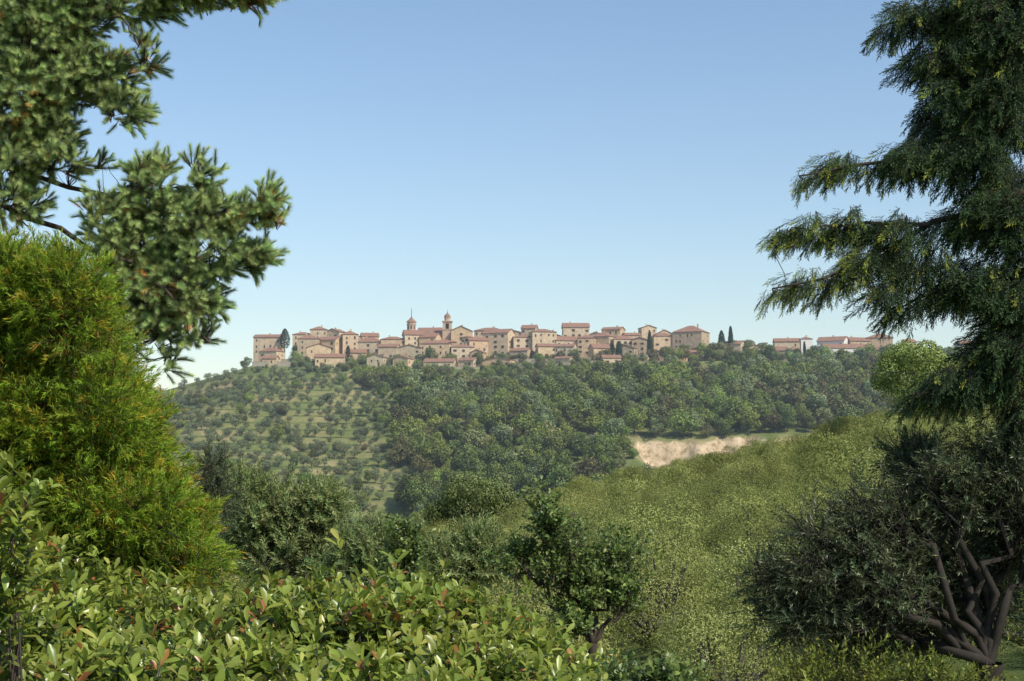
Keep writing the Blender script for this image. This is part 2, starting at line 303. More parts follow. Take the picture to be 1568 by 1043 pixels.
def house(x0,x1,yt,Y,roof=None,white=False,name="stone_house",rot=None,dmax=11):
    A=P(x0,yt,Y);B=P(x1,yt,Y); wd=B[0]-A[0]; cx=(A[0]+B[0])/2; ze=A[2]
    dp=min(dmax,max(6,wd*R.uniform(.7,1))); zg=min(float(H(cx,Y)),ze-3.2)
    e=empty(name,(cx,Y+dp/2,zg)); e.rotation_euler=(0,0,rot if rot is not None else R.uniform(-.5,.3))
    h=ze-zg; w2=wd/2; d2=dp/2
    roof=roof or R.choice(['gx','gy','hip','gx','hip'])
    rh=min(wd,dp)*R.uniform(.17,.28)
    mb=MB(); V=[(-w2,-d2,-3),(w2,-d2,-3),(w2,d2,-3),(-w2,d2,-3),(-w2,-d2,h),(w2,-d2,h),(w2,d2,h),(-w2,d2,h)]; Fs=[(0,1,5,4),(1,2,6,5),(2,3,7,6),(3,0,4,7)]
    if roof=='gx': V+=[(-w2,0,h+rh),(w2,0,h+rh)]; Fs+=[(4,7,8),(5,9,6)]
    if roof=='gy': V+=[(0,-d2,h+rh),(0,d2,h+rh)]; Fs+=[(4,5,8),(6,7,9)]
    mb.add(V,Fs); obj("walls",mb.mesh("walls",[whitem if white else wallm],False),e)
    o=.4; k=rh/(d2 if roof!='gy' else w2); th=.2; z=.06
    mb=MB()
    def slab(pts):
        q=[np.array(p)+[0,0,z] for p in pts]; n=len(q); top=[p+[0,0,th] for p in q]
        mb.add(q+top,[tuple(range(n))[::-1],tuple(range(n,2*n))]+[(i,(i+1)%n,n+(i+1)%n,n+i) for i in range(n)])
    if roof=='gx':
        slab([(-w2-o,-d2-o,h-k*o),(w2+o,-d2-o,h-k*o),(w2+o,0,h+rh),(-w2-o,0,h+rh)]); slab([(w2+o,d2+o,h-k*o),(-w2-o,d2+o,h-k*o),(-w2-o,.01,h+rh),(w2+o,.01,h+rh)])
    elif roof=='gy':
        slab([(-w2-o,d2+o,h-k*o),(-w2-o,-d2-o,h-k*o),(0,-d2-o,h+rh),(0,d2+o,h+rh)]); slab([(w2+o,-d2-o,h-k*o),(w2+o,d2+o,h-k*o),(.01,d2+o,h+rh),(.01,-d2-o,h+rh)])
    else:
        rr=min(w2,d2); a=w2-rr; c=d2-rr; a=max(a,.02); c=max(c,.02); zz=h-.15
        E=[(-w2-o,-d2-o,zz),(w2+o,-d2-o,zz),(w2+o,d2+o,zz),(-w2-o,d2+o,zz)]
        if w2>=d2: T=[(-a,0,h+rh),(a,0,h+rh)]; FF=[(0,1,5,4),(1,2,5),(2,3,4,5),(3,0,4),(0,3,2,1)]
        else: T=[(0,-c,h+rh),(0,c,h+rh)]; FF=[(0,1,4),(1,2,5,4),(2,3,5),(3,0,4,5),(0,3,2,1)]
        mb.add([np.array(p)+[0,0,th] for p in E+T],FF)
    obj("roof",mb.mesh("roof",[roofm],False),e)
    mb=MB(); cxx=R.uniform(-w2*.5,w2*.5); box(mb,cxx-.35,cxx+.35,d2*.2,d2*.2+.7,h+rh*.3,h+rh+.9); box(mb,cxx-.45,cxx+.45,d2*.2-.1,d2*.2+.8,h+rh+.902,h+rh+1.05); obj("chimney",mb.mesh("chimney",[wallm],False),e)
    wb=MB(); sb=MB(); fb=MB(); ncol=max(1,int(wd/R.uniform(2.8,4.2))); nrow=max(1,int((h-.5)/3.0)); ws=R.rand()<.4
    for c in range(ncol):
        wx=-w2+(c+.5+R.uniform(-.2,.2))*wd/ncol
        for r_ in range(nrow):
            if R.rand()<.35: continue
            wz=h-1.9-r_*3.0+R.uniform(-.3,.3); hh=R.uniform(.5,.75); hw=R.uniform(.35,.5)
            if wz<.2: continue
            box(wb,wx-hw,wx+hw,-d2-.03,-d2+.1,wz-hh,wz+hh); box(fb,wx-hw-.1,wx+hw+.1,-d2-.12,-d2+.05,wz-hh-.16,wz-hh-.02)
            if ws and wd/ncol>2.6:
                box(sb,wx-hw*2,wx-hw-.03,-d2-.09,-d2+.05,wz-hh,wz+hh); box(sb,wx+hw+.03,wx+hw*2,-d2-.09,-d2+.05,wz-hh,wz+hh)
    for sgn in (-1,1):
        for r_ in range(nrow):
            for q in (-.45,.35):
                if R.rand()<.4: continue
                wz=h-2.0-r_*3.0
                if wz<.2: continue
                xa=sgn*w2; box(wb,xa-.04 if sgn<0 else xa-.1,xa+.1 if sgn<0 else xa+.04,q*dp*.6-.4,q*dp*.6+.4,wz-.6,wz+.6)
    dx=R.uniform(-.6,.6)*w2; box(sb,dx-.55,dx+.55,-d2-.05,-d2+.1,-.3,2.1)
    if wb.n: obj("windows",wb.mesh("windows",[shadem],False),e)
    if fb.n: obj("sills",fb.mesh("sills",[stonew],False),e)
    obj("shutters_and_door",sb.mesh("shutters",[shut],False),e)
    return e
back=[(447,478,510),(474,500,503),(500,526,507),(526,548,512),(552,578,517),(728,772,504),(772,800,510),(800,822,503),(820,858,511),(862,902,503),(905,925,511),(925,955,504),(955,980,511),(980,1004,505),(1003,1030,514)]
midr=[(389,432,517),(455,488,518),(488,520,522),(522,546,514),(545,585,526),(582,620,522),(617,645,515),(645,672,519),(668,700,523),(698,724,516),(715,745,523),(742,785,512),(785,815,517),(812,850,511),(848,888,524),(886,912,518),(910,940,515),(938,972,521),(970,994,522),(1000,1034,515)]
front=[(398,430,537),(468,505,534),(528,560,539),(580,610,530),(610,648,532),(645,690,527),(690,725,534),(722,742,538),(783,812,535),(822,850,530),(850,882,533),(905,932,531),(948,975,535),(1005,1028,541),(1036,1083,538)]
for a in back: house(a[0],a[1],a[2]+R.uniform(-3,3),822+R.uniform(-4,4),dmax=10)
for a in midr: house(a[0],a[1],a[2]+R.uniform(-3,3),804+R.uniform(-3,3),dmax=10)
for a in front: house(a[0],a[1],a[2]+R.uniform(-3,3),790+R.uniform(-2,2),dmax=8)
for a in [(482,527,547),(650,697,554),(742,786,551),(1020,1050,555),(563,590,547),(704,730,552),(604,630,549),(852,878,549),(922,950,548),(402,424,549)]: house(*a,775,roof=R.choice(['gx','gy','gx']),dmax=7)
house(1037,1084,508,800,roof='hip',dmax=14,name="tall_stone_house",rot=-.45)
for a in [(1172,1205,537,784,'gx'),(1188,1226,523,798,'gx'),(1298,1332,522,796,'gx'),(1331,1370,517,798,'hip'),(1112,1140,527,798,'gx'),(1385,1402,524,796,'gx'),(1146,1168,532,788,'gy'),(1500,1535,526,796,'gx'),(1344,1366,535,782,'gx')]: house(*a)
for a in [(1226,1244,519,798,'hip'),(1258,1300,522,792,'gx'),(1470,1502,527,792,'gx'),(1262,1330,533,782,'gx'),(1206,1222,536,782,'gx')]: house(*a,white=True,name="white_house")
brick=noisemat("tower_brick",[(.40,.28,.19),(.56,.41,.29)],1.5)
def ngon(mb,n,r0,r1,z0,z1,mat=0,ph=None):
    ph=math.pi/n if ph is None else ph; a=np.arange(n)*2*math.pi/n+ph; V=[(r0*math.cos(q),r0*math.sin(q),z0) for q in a]+[(r1*math.cos(q),r1*math.sin(q),z1) for q in a]
    mb.add(V,[(i,(i+1)%n,n+(i+1)%n,n+i) for i in range(n)]+[tuple(range(n))[::-1],tuple(range(n,2*n))],.5,mat)
c=P(685,505,812); e=empty("church_bell_tower",tuple(c)); mb=MB()
box(mb,-2.6,2.6,-2.6,2.6,-14,-.2); box(mb,-2.9,2.9,-2.9,2.9,-.2,.25); 
for sx_ in (-1,1):
    for sy_ in (-1,1): box(mb,sx_*1.7-.75,sx_*1.7+.75,sy_*1.7-.75,sy_*1.7+.75,.25,4.3)
for sx_ in(-1,1): box(mb,-.948,.948,sx_*2.2-.2,sx_*2.2+.2,3.3,4.28); box(mb,sx_*2.2-.2,sx_*2.2+.2,-.948,.948,3.3,4.28)
box(mb,-2.9,2.9,-2.9,2.9,4.302,4.7); ngon(mb,8,1.75,1.75,4.7,6.7); ngon(mb,8,2.05,2.05,6.7,6.95)
obj("masonry",mb.mesh("masonry",[brick],False),e)
mb=MB()
for q in range(6): 
    a0=q*math.pi/12; a1=(q+1)*math.pi/12; ngon(mb,8,1.9*math.cos(a0),max(1.9*math.cos(a1),.03),6.95+2.1*math.sin(a0),6.95+2.1*math.sin(a1))
ngon(mb,8,.3,.3,8.9,9.7); ngon(mb,8,.36,.02,9.7,10.4)
obj("dome",mb.mesh("dome",[roofm],False),e)
mb=MB(); ngon(mb,4,.05,.04,10.3,11.8); box(mb,-.35,.35,-.04,.04,11.1,11.2); ngon(mb,10,.55,.35,1.4,2.4); box(mb,-1.0,1.0,-1.0,1.0,.3,3.2)  # last box: dark core painting the shaded inside of the belfry
obj("bell_cross_dark_core",mb.mesh("bell",[shadem],False),e)
c=P(630,507,812); e=empty("civic_clock_tower",tuple(c)); mb=MB(); ngon(mb,8,2.6,2.6,-14,3.4); ngon(mb,8,2.9,2.9,3.4,3.8); ngon(mb,8,2.5,2.5,3.8,4.9); ngon(mb,8,3.0,3.0,4.9,5.15)
obj("masonry",mb.mesh("m2",[brick],False),e); mb=MB(); ngon(mb,8,3.05,1.2,5.152,6.7); ngon(mb,8,1.2,.25,6.7,8); obj("roof",mb.mesh("r2",[roofm],False),e)
mb=MB(); ngon(mb,6,.2,.1,8,12.8); box(mb,-.5,.5,-.05,.05,11.2,11.35)
for q in range(8):
    a=q*math.pi/4; u=np.array([math.cos(a),math.sin(a)]); pp=u*2.42; s_=np.array([-u[1],u[0]])*.4
    mb.add([(pp[0]-s_[0],pp[1]-s_[1],1),(pp[0]+s_[0],pp[1]+s_[1],1),(pp[0]+s_[0],pp[1]+s_[1],2.8),(pp[0]-s_[0],pp[1]-s_[1],2.8)],[(0,1,2,3)])
obj("spire_and_openings",mb.mesh("s2",[shadem],False),e)
house(692,722,506,806,'gy',name="church_nave",dmax=14,rot=-.1); house(640,690,510,816,'gx',name="church_nave",dmax=14,rot=-.1)
def swall(x0,x1,yt,Y,h):
    A=P(x0,yt,Y);B=P(x1,yt,Y); mb=MB(); n=max(3,int((B[0]-A[0])/3)); 
    for i in range(n):
        a=A[0]+(B[0]-A[0])*i/n; b_=A[0]+(B[0]-A[0])*(i+1)/n-.003; zt=A[2]+R.uniform(-.2,.2); box(mb,a,b_,Y+.05*wob(a,0,.4),Y+.6,A[2]-h,zt); box(mb,a+.01,b_-.01,Y-.08,Y+.68,zt+.003,zt+.15)
    obj("stone_wall",mb.mesh("stone_wall",[stonew],False))
for a in [(386,445,554,775,5),(600,660,562,769,4),(690,742,562,769,5),(786,850,550,782,5),(850,905,548,784,4),(1012,1060,557,772,5),(430,480,550,784,4),(905,1010,553,780,3)]: swall(*a)
cyp=leafmat("cypress_leaf",[(.008,.018,.008),(.02,.04,.015),(.04,.07,.025)],var=.1,g=1.7)
def cypress(x,y0,y1,Y,wr=.13):
    A=P(x,y0,Y);B=P(x,y1,Y); h=A[2]-B[2]; n=900; t_=R.rand(n)**.8; a=R.uniform(0,6.28,n); r=h*wr*np.sin(np.clip(t_*.93+.07,0,1)*math.pi)**.6*R.uniform(.75,1.1,n)*(1-.35*t_)
    mb=MB(); p=np.stack([r*np.cos(a),r*np.sin(a),t_*h],1); d=nz(np.stack([np.cos(a),np.sin(a),R.uniform(-.2,.6,n)],1)); leaves(mb,p,nz(np.array([0,0,1.])+.5*d+.3*rdir(n)),d,h*.09,h*.04,R.rand(n))
    tube(mb,[(0,0,-2),(0,0,h*.5)],[.25,.1],6,1); obj("cypress_tree",mb.mesh("cypress",[cyp,bark]),loc=tuple(B))
for a in [(436,505,534,800,.3),(995,510,548,785,.1),(1119,502,538,800,.1),(1105,508,538,800,.2),(938,528,552,785,.22),(948,524,552,785,.2),(1232,524,545,780,.1),(533,530,548,782,.2)]: cypress(*a)
px=[(460,560,1),(450,562,.8),(470,563,.7),(575,560,.9),(560,556,.7),(765,548,.7),(778,540,.5),(880,556,.8),(872,556,.6),(930,556,.7),(960,550,.7),(972,548,.6),(1090,552,.8),(1062,558,.7),(720,560,.6),(735,556,.6),(540,560,.7),(515,552,.5),(600,566,.7),(620,570,.6),(640,566,.6),(430,556,.4),(378,560,.7),(372,562,.6),(1000,556,.5),(985,553,.6),(830,558,.6),(805,556,.5)]
pts=[];sc=[]
for x,y,s_ in px:
    p=P(x,y,779+R.uniform(-6,4)); p[2]=H(p[0],p[1])-.5; pts.append(p); sc.append(s_*.95)
for q in range(80):
    p=P(R.uniform(392,1085),560,R.uniform(756,772)); p[2]=H(p[0],p[1])-.4; pts.append(p); sc.append(R.uniform(.25,.6))
for q in range(130):
    p=P(R.uniform(445,1085),560,R.choice([797,784,811])); p[2]=H(p[0],p[1])-.2; pts.append(p); sc.append(R.uniform(.5,1.1))
for q in range(60):
    p=P(R.uniform(1088,1560),560,R.uniform(770,812)); p[2]=H(p[0],p[1])-.2; pts.append(p); sc.append(R.uniform(.4,.8))
for q in range(10):
    p=P(R.uniform(1088,1170),560,R.uniform(785,812)); p[2]=H(p[0],p[1])-.2; pts.append(p); sc.append(R.uniform(1,1.35))
instancer("village_trees",pts,yaw(len(pts)),np.array(sc),R.randint(0,12,len(pts)),forest_c)
# ------------------------------------------------------------ single mid trees
oak_l=leafmat("oak_leaf",[(.02,.03,.008),(.055,.07,.018),(.10,.12,.035)],var=.02,g=2.1,trans=.1,hue=.005); yel_l=leafmat("chestnut_leaf",[(.04,.06,.012),(.10,.13,.03),(.16,.19,.05)],var=.02,g=1.9,trans=.15,hue=.005)
def midtree(name,x0,x1,yt,yb,Y,mat,n,leaf,wid):
    A=P(x0,yt,Y);B=P(x1,yb,Y); cx=(A[0]+B[0])/2; zg=float(H(cx,Y)); Rr=(B[0]-A[0])/2; Ht=A[2]-zg; hb=B[2]-zg
    zc=(Ht+hb)/2/Ht; L=[(np.array([0,0,Ht*zc]),np.array([Rr*.7,Rr*.7,(Ht-hb)*.36]))]
    for k in range(26):
        d=rdir(1)[0]; d[2]=abs(d[2])*1.2-.35; q=Rr*R.uniform(.14,.32); L.append((L[0][0]+d*np.array([Rr*.78,Rr*.78,(Ht-hb)*.44]),np.array([q,q,q*.85])))
    obj(name,tree_mesh(name,Rr,Ht,0,n,leaf,wid,[mat,bark],zc=zc,lob=L,tr=.25),loc=(cx,Y,zg))
midtree("oak_tree",650,800,728,830,140,oak_l,18000,.24,.14)
midtree("chestnut_tree",1325,1480,512,660,190,yel_l,16000,.36,.2)
# ------------------------------------------------------------ sprig templates
def sprig(name,n,length,L,W,ang,kind,mats,curve_=0,v0=0,tw=.003,vr=None,up=0,bend=.15,start=.1):
    mb=MB(); t_=np.linspace(start,1,n)**.9; ph=np.arange(n)*2.4+R.rand(n)*.5
    p=np.stack([curve_*length*t_**2,0*t_,t_*length],1); rad=np.stack([np.cos(ph),np.sin(ph),0*ph],1); a=ang*(1-.45*t_)+R.normal(0,.15,n)
    ax=rad*np.sin(a)[:,None]+np.array([0,0,1.])*np.cos(a)[:,None]; nr=nz(np.array([0,0,1.])*np.sin(a)[:,None]-rad*np.cos(a)[:,None]+.3*rdir(n))
    leaves(mb,p,ax,nr,L*R.uniform(.7,1.15,n),W*R.uniform(.8,1.1,n),np.clip(R.beta(2,2,n)+v0,0,1) if vr is None else vr(t_,n),kind,0,bend)
    if tw: tt=np.linspace(-.2,1,4); tube(mb,np.stack([curve_*length*np.clip(tt,0,1)**2,0*tt,tt*length],1),[tw,tw,tw*.7,tw*.3],4,1)
    return mb.mesh(name,mats)
olive_n=leafmat("olive_leaf",[(.018,.028,.014),(.05,.065,.028),(.10,.12,.055),(.2,.22,.13)],[0,.45,.85,1],var=.35,rough=.42,trans=.15,g=1.5)  # dark albedo: the cedar's shade on the olive is put into the colour
olive_l=leafmat("olive_leaf_light",[(.04,.055,.02),(.09,.115,.036),(.16,.18,.07)],var=.25,rough=.5,g=2.3)
pear=leafmat("pear_leaf",[(.02,.04,.010),(.055,.085,.02),(.12,.16,.04)],var=.3,rough=.4,spec=.35,g=2.2,hue=.015,hc=.49)
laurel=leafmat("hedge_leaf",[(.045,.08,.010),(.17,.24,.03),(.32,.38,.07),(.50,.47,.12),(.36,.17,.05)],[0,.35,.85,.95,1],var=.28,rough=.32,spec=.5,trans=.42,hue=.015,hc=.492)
shrubl=leafmat("shrub_leaf",[(.07,.10,.015),(.17,.20,.03),(.28,.29,.06)],[0,.5,1],var=.3,rough=.5,spec=.2,trans=.3,hue=.02)
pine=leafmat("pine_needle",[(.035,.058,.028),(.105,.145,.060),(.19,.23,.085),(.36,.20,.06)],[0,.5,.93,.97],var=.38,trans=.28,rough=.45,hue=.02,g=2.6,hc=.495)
thuja=leafmat("thuja_leaf",[(.20,.08,.015),(.06,.10,.010),(.125,.19,.014),(.22,.28,.025),(.38,.23,.02)],[0,.18,.5,.93,1],var=.32,trans=.35,hue=.015,g=1.45,hc=.503)
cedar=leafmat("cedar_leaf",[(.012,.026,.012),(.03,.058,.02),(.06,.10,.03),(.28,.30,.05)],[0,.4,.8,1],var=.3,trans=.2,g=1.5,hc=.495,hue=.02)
C_ol=tcoll("olive_sprig",[sprig("os%d"%k,26,.32,.058,.013,.9,'rh',[olive_n,bark_g],.1*k,tw=.002) for k in range(4)])
C_oll=tcoll("olive_sprig_light",[sprig("ol%d"%k,24,.38,.085,.022,.9,'rh',[olive_l,bark_g],.1*k) for k in range(3)])
C_pe=tcoll("pear_sprig",[sprig("ps%d"%k,11,.3,.08,.045,1.0,'lf',[pear,bark],.15*k,bend=.25) for k in range(4)])
C_sh=tcoll("shrub_sprig",[sprig("ss%d"%k,16,.3,.05,.022,.9,'rh',[shrubl,bark],.15*k,bend=.2) for k in range(3)])
LR=[.0,.01,.03,.01,.0,.01]
C_la=tcoll("laurel_sprig",[sprig("ls%d"%k,10,.16,.084,.036,1.25,'lf',[laurel,bark],.12*k,bend=.12,vr=lambda t_,n:np.where(R.rand(n)<LR[k],1,np.clip(.05+.66*t_+R.normal(0,.17,n),0,.945)),start=.05,tw=.0025) for k in range(6)])  # leaves darken toward the sprig base: the hedge's inner shade painted in
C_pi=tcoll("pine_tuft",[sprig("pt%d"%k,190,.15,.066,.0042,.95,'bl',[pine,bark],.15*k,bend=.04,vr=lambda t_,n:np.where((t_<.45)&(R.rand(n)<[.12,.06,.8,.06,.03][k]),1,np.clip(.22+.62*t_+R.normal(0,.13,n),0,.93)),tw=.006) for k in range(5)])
def frond(name,mats,length,nb,bl,nn,nl,nw,droop,flat,vfun,ang=.8):
    mb=MB(); tt=np.linspace(.05,1,nb)
    tube(mb,np.stack([droop*length*np.linspace(0,1,4)**2,np.zeros(4),np.linspace(0,1,4)*length],1),[.004,.003,.002,.001],3,1)
    for i_,t_ in enumerate(tt):
        p0=np.array([droop*length*t_**2,0,t_*length]); s_=1 if i_%2 else -1; az_=R.uniform(-flat,flat)+ (0 if s_>0 else math.pi)+math.pi/2
        a=ang*(1-.5*t_)+R.normal(0,.1); d=np.array([math.cos(az_)*math.sin(a)+droop*t_*.8,math.sin(az_)*math.sin(a),math.cos(a)]); d/=np.linalg.norm(d)
        ll=bl*(1-.55*t_)*R.uniform(.7,1.2); u=np.linspace(0,1,nn); pp=p0+d*u[:,None]*ll+np.array([droop*.4,0,0])*(u**2)[:,None]*ll
        ax=nz(d+.75*rdir(nn)); leaves(mb,pp,ax,rdir(nn),nl,nw,vfun(t_,u,nn),'bl',0,.05)
    return mb.mesh(name,mats)
C_th=tcoll("thuja_spray",[frond("th%d"%k,[thuja,bark],.2,15,.11,9,.032,.006,.15,1.4,lambda t_,u,n:np.where(R.rand(n)<[.04,.06,.4,.04][k],0 if R.rand()<.5 else 1,np.clip(.1+.45*t_+.3*u+R.normal(0,.1,n),.12,.93)),.8) for k in range(4)])
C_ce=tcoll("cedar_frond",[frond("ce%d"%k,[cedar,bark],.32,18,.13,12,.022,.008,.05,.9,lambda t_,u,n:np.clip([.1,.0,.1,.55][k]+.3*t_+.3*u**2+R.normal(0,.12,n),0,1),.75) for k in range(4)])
# ------------------------------------------------------------ blob foliage
def blobs(bl,Y0,thick,per):
    pts=[];dirs=[]
    for (cx,cy,rx,ry,*dd) in bl:
        Yc=Y0; n=max(3,int(rx*ry*per*(dd[0] if dd else 1))); d=rdir(n)*R.uniform(.25,1.0,(n,1))**.5
        c=P(cx,cy,Yc); s_=Yc/F; pts.append(c+d*np.array([rx*s_,max(thick,.6*rx*s_),ry*s_])); dirs.append(d)
    return np.concatenate(pts),np.concatenate(dirs)
def attach(mb,nodes,pts,r0,mat=0,sag=.05,k=4,bias=0):
    for p in pts:
        dd=np.linalg.norm(nodes-p,axis=1)+bias*np.maximum(nodes[:,2]-p[2],0); b_=nodes[dd.argmin()]
        tube(mb,curve(b_,p,4,.12,sag),[r0,r0*.8,r0*.6,r0*.4],k,mat)
# ---- pine (left)
e=empty("pine_tree")
Yp=14.0; mb=MB(); nodes=[]
br=[([(-330,-40),(-100,-70),(100,-30),(250,0),(400,-8)],.05),([(-330,140),(-100,90),(60,95),(150,110),(215,165)],.055),([(-330,230),(-60,235),(60,270),(160,300),(300,345),(425,325)],.055),([(-330,330),(-60,290),(90,350),(160,400),(250,440),(320,520)],.06),([(160,300),(220,280),(240,245)],.03),([(300,345),(310,290),(315,260)],.02),([(160,400),(300,395),(400,400)],.03),([(100,-30),(200,40),(232,90)],.025),([(250,440),(255,500),(262,560)],.02),([(-60,290),(20,320),(40,345)],.03)]
for pl,r0 in br:
    p=poly([P(x,y,Yp+R.uniform(-.4,.4)) for x,y in pl],16); p+=R.normal(0,.018,p.shape); tube(mb,p,np.linspace(r0*.7,r0*.2,16),7); nodes.append(p[4:])
nodes=np.concatenate(nodes)
tp=P(-330,500,Yp); g=float(H(tp[0],Yp)); tube(mb,[(tp[0],Yp,g-.3),(tp[0]+.05,Yp,g+2.5),(tp[0],Yp,5),(tp[0]-.05,Yp,9)],[.3,.25,.2,.1],12)
bl=[(60,20,115,60,1.2),(180,0,115,30,1.3),(310,-8,95,16,1.8),(390,-10,35,10,2.5),(130,120,90,48,1.2),(30,150,80,80,1.3),(190,165,40,30),(228,85,16,30),(20,250,65,34,1.2),(110,245,60,18),(60,200,60,30),(238,285,40,42,1.3),(312,268,20,26,1.3),(285,335,85,38,1.3),(345,330,50,24),(400,312,34,22,1.4),(425,335,16,14,1.6),(205,385,60,55,1.3),(320,395,85,32,1.3),(395,395,22,25,1.4),(290,455,56,38,1.3),(225,445,55,55,1.3),(310,515,34,14),(262,560,14,16),(20,310,60,30),(250,505,34,26),(170,340,45,45),
 (-150,0,150,120,.7),(-200,250,150,120,.6),(40,70,100,50),(180,500,50,60)]
pts,dirs=blobs(bl,Yp,.35,.022)
attach(mb,nodes,pts,.005,bias=.3,k=3)
obj("branches",mb.mesh("pine_branches",[bark]),e)
P2=[];D2=[]
for p,d in zip(pts,dirs):
    base=nz(np.array([.4,-.3,.4])+.8*d+.3*rdir(1)[0])
    for q in range(R.randint(4,7)):
        dd=nz(base+.75*rdir(1)[0]); P2.append(p+dd*R.uniform(-.03,.07)-base*q*.025); D2.append(dd)
P2=np.array(P2);D2=np.array(D2)
rust=(wob(P2[:,0]*2+5,P2[:,2]*2,2.3)>.5)
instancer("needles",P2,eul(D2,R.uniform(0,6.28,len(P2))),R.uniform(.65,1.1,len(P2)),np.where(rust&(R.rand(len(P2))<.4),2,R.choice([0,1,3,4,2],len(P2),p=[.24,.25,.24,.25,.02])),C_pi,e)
# ---- right conifer
e=empty("cedar_tree"); Yc=11.5; mb=MB(); nodes=[]
br=[([(1760,-120),(1560,-20),(1450,15),(1345,40)],.05),([(1760,60),(1600,130),(1480,170),(1405,195)],.05),([(1760,120),(1540,190),(1400,240),(1290,255),(1225,270)],.045),([(1760,210),(1560,300),(1420,345),(1340,390),(1260,425),(1180,445)],.045),([(1420,345),(1330,342),(1250,350),(1190,355)],.02),([(1760,340),(1560,420),(1450,440),(1360,475)],.045),([(1760,440),(1560,530),(1480,590),(1400,605)],.04),([(1600,600),(1560,640),(1545,680)],.02)]
for pl,r0 in br:
    p=poly([P(x,y,Yc+R.uniform(-.3,.3)) for x,y in pl],18); p+=R.normal(0,.01,p.shape); tube(mb,p,np.linspace(r0,r0*.12,18),7); nodes.append(p[2:])
nodes=np.concatenate(nodes); tp=P(1760,500,Yc); g=float(H(tp[0],Yc)); tube(mb,[(tp[0],Yc,g-.3),(tp[0],Yc,g+2.5),(tp[0],Yc,6),(tp[0]-.05,Yc,10)],[.36,.3,.22,.1],12)
bl=[(1545,40,110,80,1.6),(1440,12,55,28,1.6),(1375,38,28,14,1.6),(1420,95,40,28,1.4),(1505,170,80,65,1.6),(1435,165,26,30,1.4),(1475,250,75,38,1.6),(1385,250,55,20,1.5),(1280,264,45,13,1.8),(1550,330,70,80,1.8),(1480,340,45,35,1.4),(1365,355,40,14,1.5),(1290,348,30,10,2),(1225,356,26,8,2.5),(1310,415,40,20,1.7),(1395,410,55,28,1.6),(1225,443,32,10,2.2),(1270,448,25,15,1.8),(1355,455,42,18,1.6),(1490,440,60,36,1.7),(1555,460,50,70,1.8),(1535,560,60,60,1.8),(1450,592,55,20,1.8),(1555,635,24,32,1.5),(1510,100,80,70,1.6),
 (1700,50,120,150,.8),(1720,300,130,150,.8),(1700,520,110,120,.8),(1700,-180,200,120,.6)]
pts,dirs=blobs(bl,Yc,.45,.016)
attach(mb,nodes,pts,.005,bias=0,k=3)
obj("branches",mb.mesh("cedar_branches",[bark]),e)
P2=[];D2=[]
for p,d in zip(pts,dirs):
    base=nz(np.array([-.3,-.1,-.7])+.45*d)
    for q in range(R.randint(3,5)):
        dd=nz(base+.45*rdir(1)[0]); P2.append(p-base*.12+.05*rdir(1)[0]); D2.append(dd)
for pl,r0 in br:
    p=poly([P(x,y,Yc) for x,y in pl],80)
    for q in range(15,80):
        tdir=nz(p[min(q+1,79)]-p[q-1])
        for z_ in range(3): P2.append(p[q]+.035*rdir(1)[0]); D2.append(nz(tdir*.5+np.array([0,0,-.85])+.45*rdir(1)[0]))
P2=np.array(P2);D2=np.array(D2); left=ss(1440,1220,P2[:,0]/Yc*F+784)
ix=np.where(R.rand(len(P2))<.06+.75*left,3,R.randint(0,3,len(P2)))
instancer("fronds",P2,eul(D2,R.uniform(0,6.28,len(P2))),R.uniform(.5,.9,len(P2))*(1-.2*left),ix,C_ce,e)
# ---- golden thuja
e=empty("golden_thuja"); Yt=8.5
bl=[(35,500,105,100),(65,450,60,55),(0,610,160,140),(125,570,60,100),(85,690,145,110),(170,650,45,60),(200,735,60,50),(120,800,155,90),(250,790,42,42),(220,850,90,60),(40,900,170,80),(-80,540,110,140),(-60,760,140,140)]
for q in range(60):
    b_=bl[R.randint(0,11)]; a=R.uniform(0,6.28); bl.append((b_[0]+math.cos(a)*b_[2]*.78,b_[1]+math.sin(a)*b_[3]*.82,R.uniform(22,42),R.uniform(26,48),R.uniform(-.6,.1)))
P2=[];D2=[]; 
for (cx,cy,rx,ry,*dd_) in bl:
    s_=Yt/F; c=P(cx,cy,Yt+(dd_[0] if dd_ else 0)); n=int(rx*ry*.040); d=rdir(n); r=np.where(R.rand(n)<.75,R.uniform(.88,1.05,n),R.uniform(.5,.9,n))[:,None]
    P2.append(c+d*r*np.array([rx*s_,rx*s_*1.1,ry*s_])-np.array([0,0,.08])); D2.append(nz(d*.95+np.array([.1,-.15,.45])+.4*rdir(n)))
P2=np.concatenate(P2);D2=np.concatenate(D2)
instancer("sprays",P2,eul(D2,R.uniform(0,6.28,len(P2))),R.uniform(.6,1.05,len(P2)),R.choice(4,len(P2),p=[.33,.28,.18,.21]),C_th,e)
mb=MB(); base=P(60,900,Yt); g=float(H(base[0],Yt))
for cx,cy,rx,ry,*_ in bl[:13]:
    tube(mb,curve((base[0],Yt,g-.2),P(cx,cy-ry*.5,Yt),8,.08),np.linspace(.07,.012,8),7)
obj("stems",mb.mesh("thuja_stems",[bark]),e)
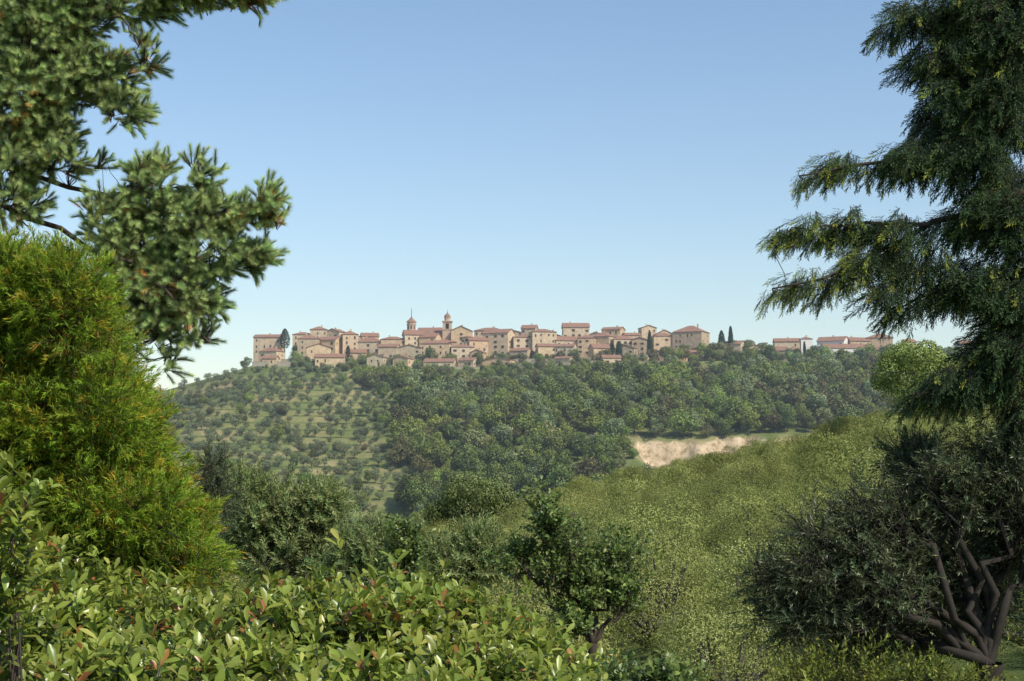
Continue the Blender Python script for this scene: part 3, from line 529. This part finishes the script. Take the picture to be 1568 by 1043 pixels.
# ---- broadleaf detailed trees
def bigtree(name,bx,by,Y,lob,coll,nsub,nsp,tr,barkm,up=.3,sc=(.8,1.2),spread=.9,lean=0,fd=0,lf=.6):
    e=empty(name); L=[(P(a,b_,Y+(dy[0] if dy else 0)),np.array([rx*Y/F,max(rx,ry)*Y/F*.9,ry*Y/F])) for a,b_,rx,ry,*dy in lob]
    bs=P(bx,by,Y+fd); g=float(H(bs[0],Y)); b0=np.array([bs[0]+lean,Y+fd,g-.2]); fk=np.array([bs[0],Y+fd,bs[2]]); 
    mb=MB(); tube(mb,curve(b0,fk,6,.05),np.linspace(tr*1.25,tr,6),10); P2=[];D2=[]
    for c,s_ in L:
        lm=curve(fk,c,9,.12,-.06); tube(mb,lm,np.linspace(tr*lf,tr*.14,9),7)
        for q in range(nsub):
            d=rdir(1)[0]; tgt=c+d*s_*R.uniform(.5,1)**.6; st=lm[R.randint(4,9)]; sb=curve(st,tgt,6,.14); tube(mb,sb,np.linspace(tr*.12,tr*.03,6),4)
            bd=nz(tgt-st)
            for z_ in range(nsp):
                u=R.uniform(.35,1); k_=min(int(u*5),4); pp=sb[k_]+(sb[k_+1]-sb[k_])*(u*5-k_); P2.append(pp+.04*rdir(1)[0]); D2.append(nz(bd*.6+spread*rdir(1)[0]+np.array([0,0,up])))
    obj("trunk_and_limbs",mb.mesh(name+"_wood",[barkm]),e); P2=np.array(P2);D2=np.array(D2)
    instancer("leaves",P2,eul(D2,R.uniform(0,6.28,len(P2))),R.uniform(sc[0],sc[1],len(P2)),R.randint(0,len(coll.objects),len(P2)),coll,e)
bigtree("olive_tree",1515,1015,11.5,[(1270,850,90,75),(1195,880,50,45),(1345,790,80,60),(1330,900,95,60),(1440,745,60,55),(1440,850,75,60,.4),(1530,710,55,55),(1400,700,35,18,.5),(1540,820,55,70,.5),(1215,945,50,40),(1310,970,70,40,.3),(1600,760,70,90),(1500,920,60,45,.7),(1400,950,60,40,.5)],C_ol,52,7,.10,bark_d,up=-.05,sc=(.55,.95),fd=-.2,lf=.42)
bigtree("pear_tree",908,985,18,[(870,830,50,40),(850,880,55,45),(910,900,60,45),(945,860,30,40),(835,800,22,40),(960,920,26,28),(870,960,60,30),(800,870,30,38)],C_pe,17,5,.06,bark,up=.9,sc=(.6,1.05))
bigtree("pear_tree",615,960,20,[(620,830,24,35),(645,870,30,45),(600,890,28,38)],C_pe,15,5,.05,bark,up=1.0,sc=(.6,1.1))
bigtree("olive_tree",430,900,34,[(440,790,65,45),(390,800,40,50),(490,780,32,36),(430,850,90,50),(370,755,25,25),(500,850,50,50)],C_oll,60,6,.12,bark_g,up=.5,sc=(1.0,1.8))
bigtree("olive_tree",570,960,30,[(560,850,45,35),(540,890,60,40),(700,880,60,45),(740,850,40,40),(660,910,60,40)],C_oll,50,6,.1,bark_g,up=.4,sc=(1.0,1.7))
bigtree("yew_shrub",328,800,16,[(325,720,22,35),(335,760,28,30)],C_ol,20,8,.04,bark,up=.3,sc=(.5,.8))
bigtree("yellow_shrub",1300,1090,9,[(1230,1055,50,25),(1310,1045,60,32),(1400,1058,50,25),(1480,1065,50,20)],C_sh,20,4,.015,bark,up=.9,sc=(.4,.9))
bigtree("green_shrub",990,1080,10,[(960,1060,40,20),(1030,1065,30,15)],C_pe,14,4,.02,bark,up=.8,sc=(.5,.8))
# ---- hedge
e=empty("laurel_hedge"); topx=[-300,0,100,200,300,430,540,640,700,760,820,890,960]; topy=[820,830,865,912,932,915,895,895,918,942,985,1030,1150]
n=5600; YR=6.8; Yh=R.uniform(4.4,7.6,n); xp=R.uniform(-120,910,n); Xh=(xp-784)/F*YR*(1+(Yh-YR)/YR*.8)
tx=Xh/YR*F+784; ty=np.interp(tx,topx,topy); zt=CZ-(ty-700)/F*YR
zt=zt+.09*wob(Xh,Yh,4)+.06*wob(Xh,Yh,11)-.16*ss(6.3,4.4,Yh); dep=R.exponential(.14,n); dep[dep>.6]=.3; zt=zt-dep-.13
tall=R.rand(n)<.05; zt[tall]+=R.uniform(.06,.2,tall.sum())
pp=np.stack([Xh,Yh,zt],1); dd=nz(np.stack([R.normal(.1,.45,n),R.normal(-.2,.45,n),np.ones(n)],1))
ex=[P(R.uniform(-60,45),R.uniform(750,1000),5.0+R.uniform(-.2,.3)) for _ in range(90)]
pp=np.concatenate([pp,np.array(ex)]); dd=np.concatenate([dd,nz(np.array([.1,0,1])+.4*rdir(90))])
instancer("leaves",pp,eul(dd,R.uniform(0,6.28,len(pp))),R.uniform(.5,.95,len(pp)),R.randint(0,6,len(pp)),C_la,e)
mb=MB()
for q in range(0,len(pp),6):
    p=pp[q]; tube(mb,curve((p[0]+R.normal(0,.1),p[1]+R.normal(0,.1),0),p,5,.05),np.linspace(.009,.003,5),4)
obj("stems",mb.mesh("hedge_stems",[bark]),e)
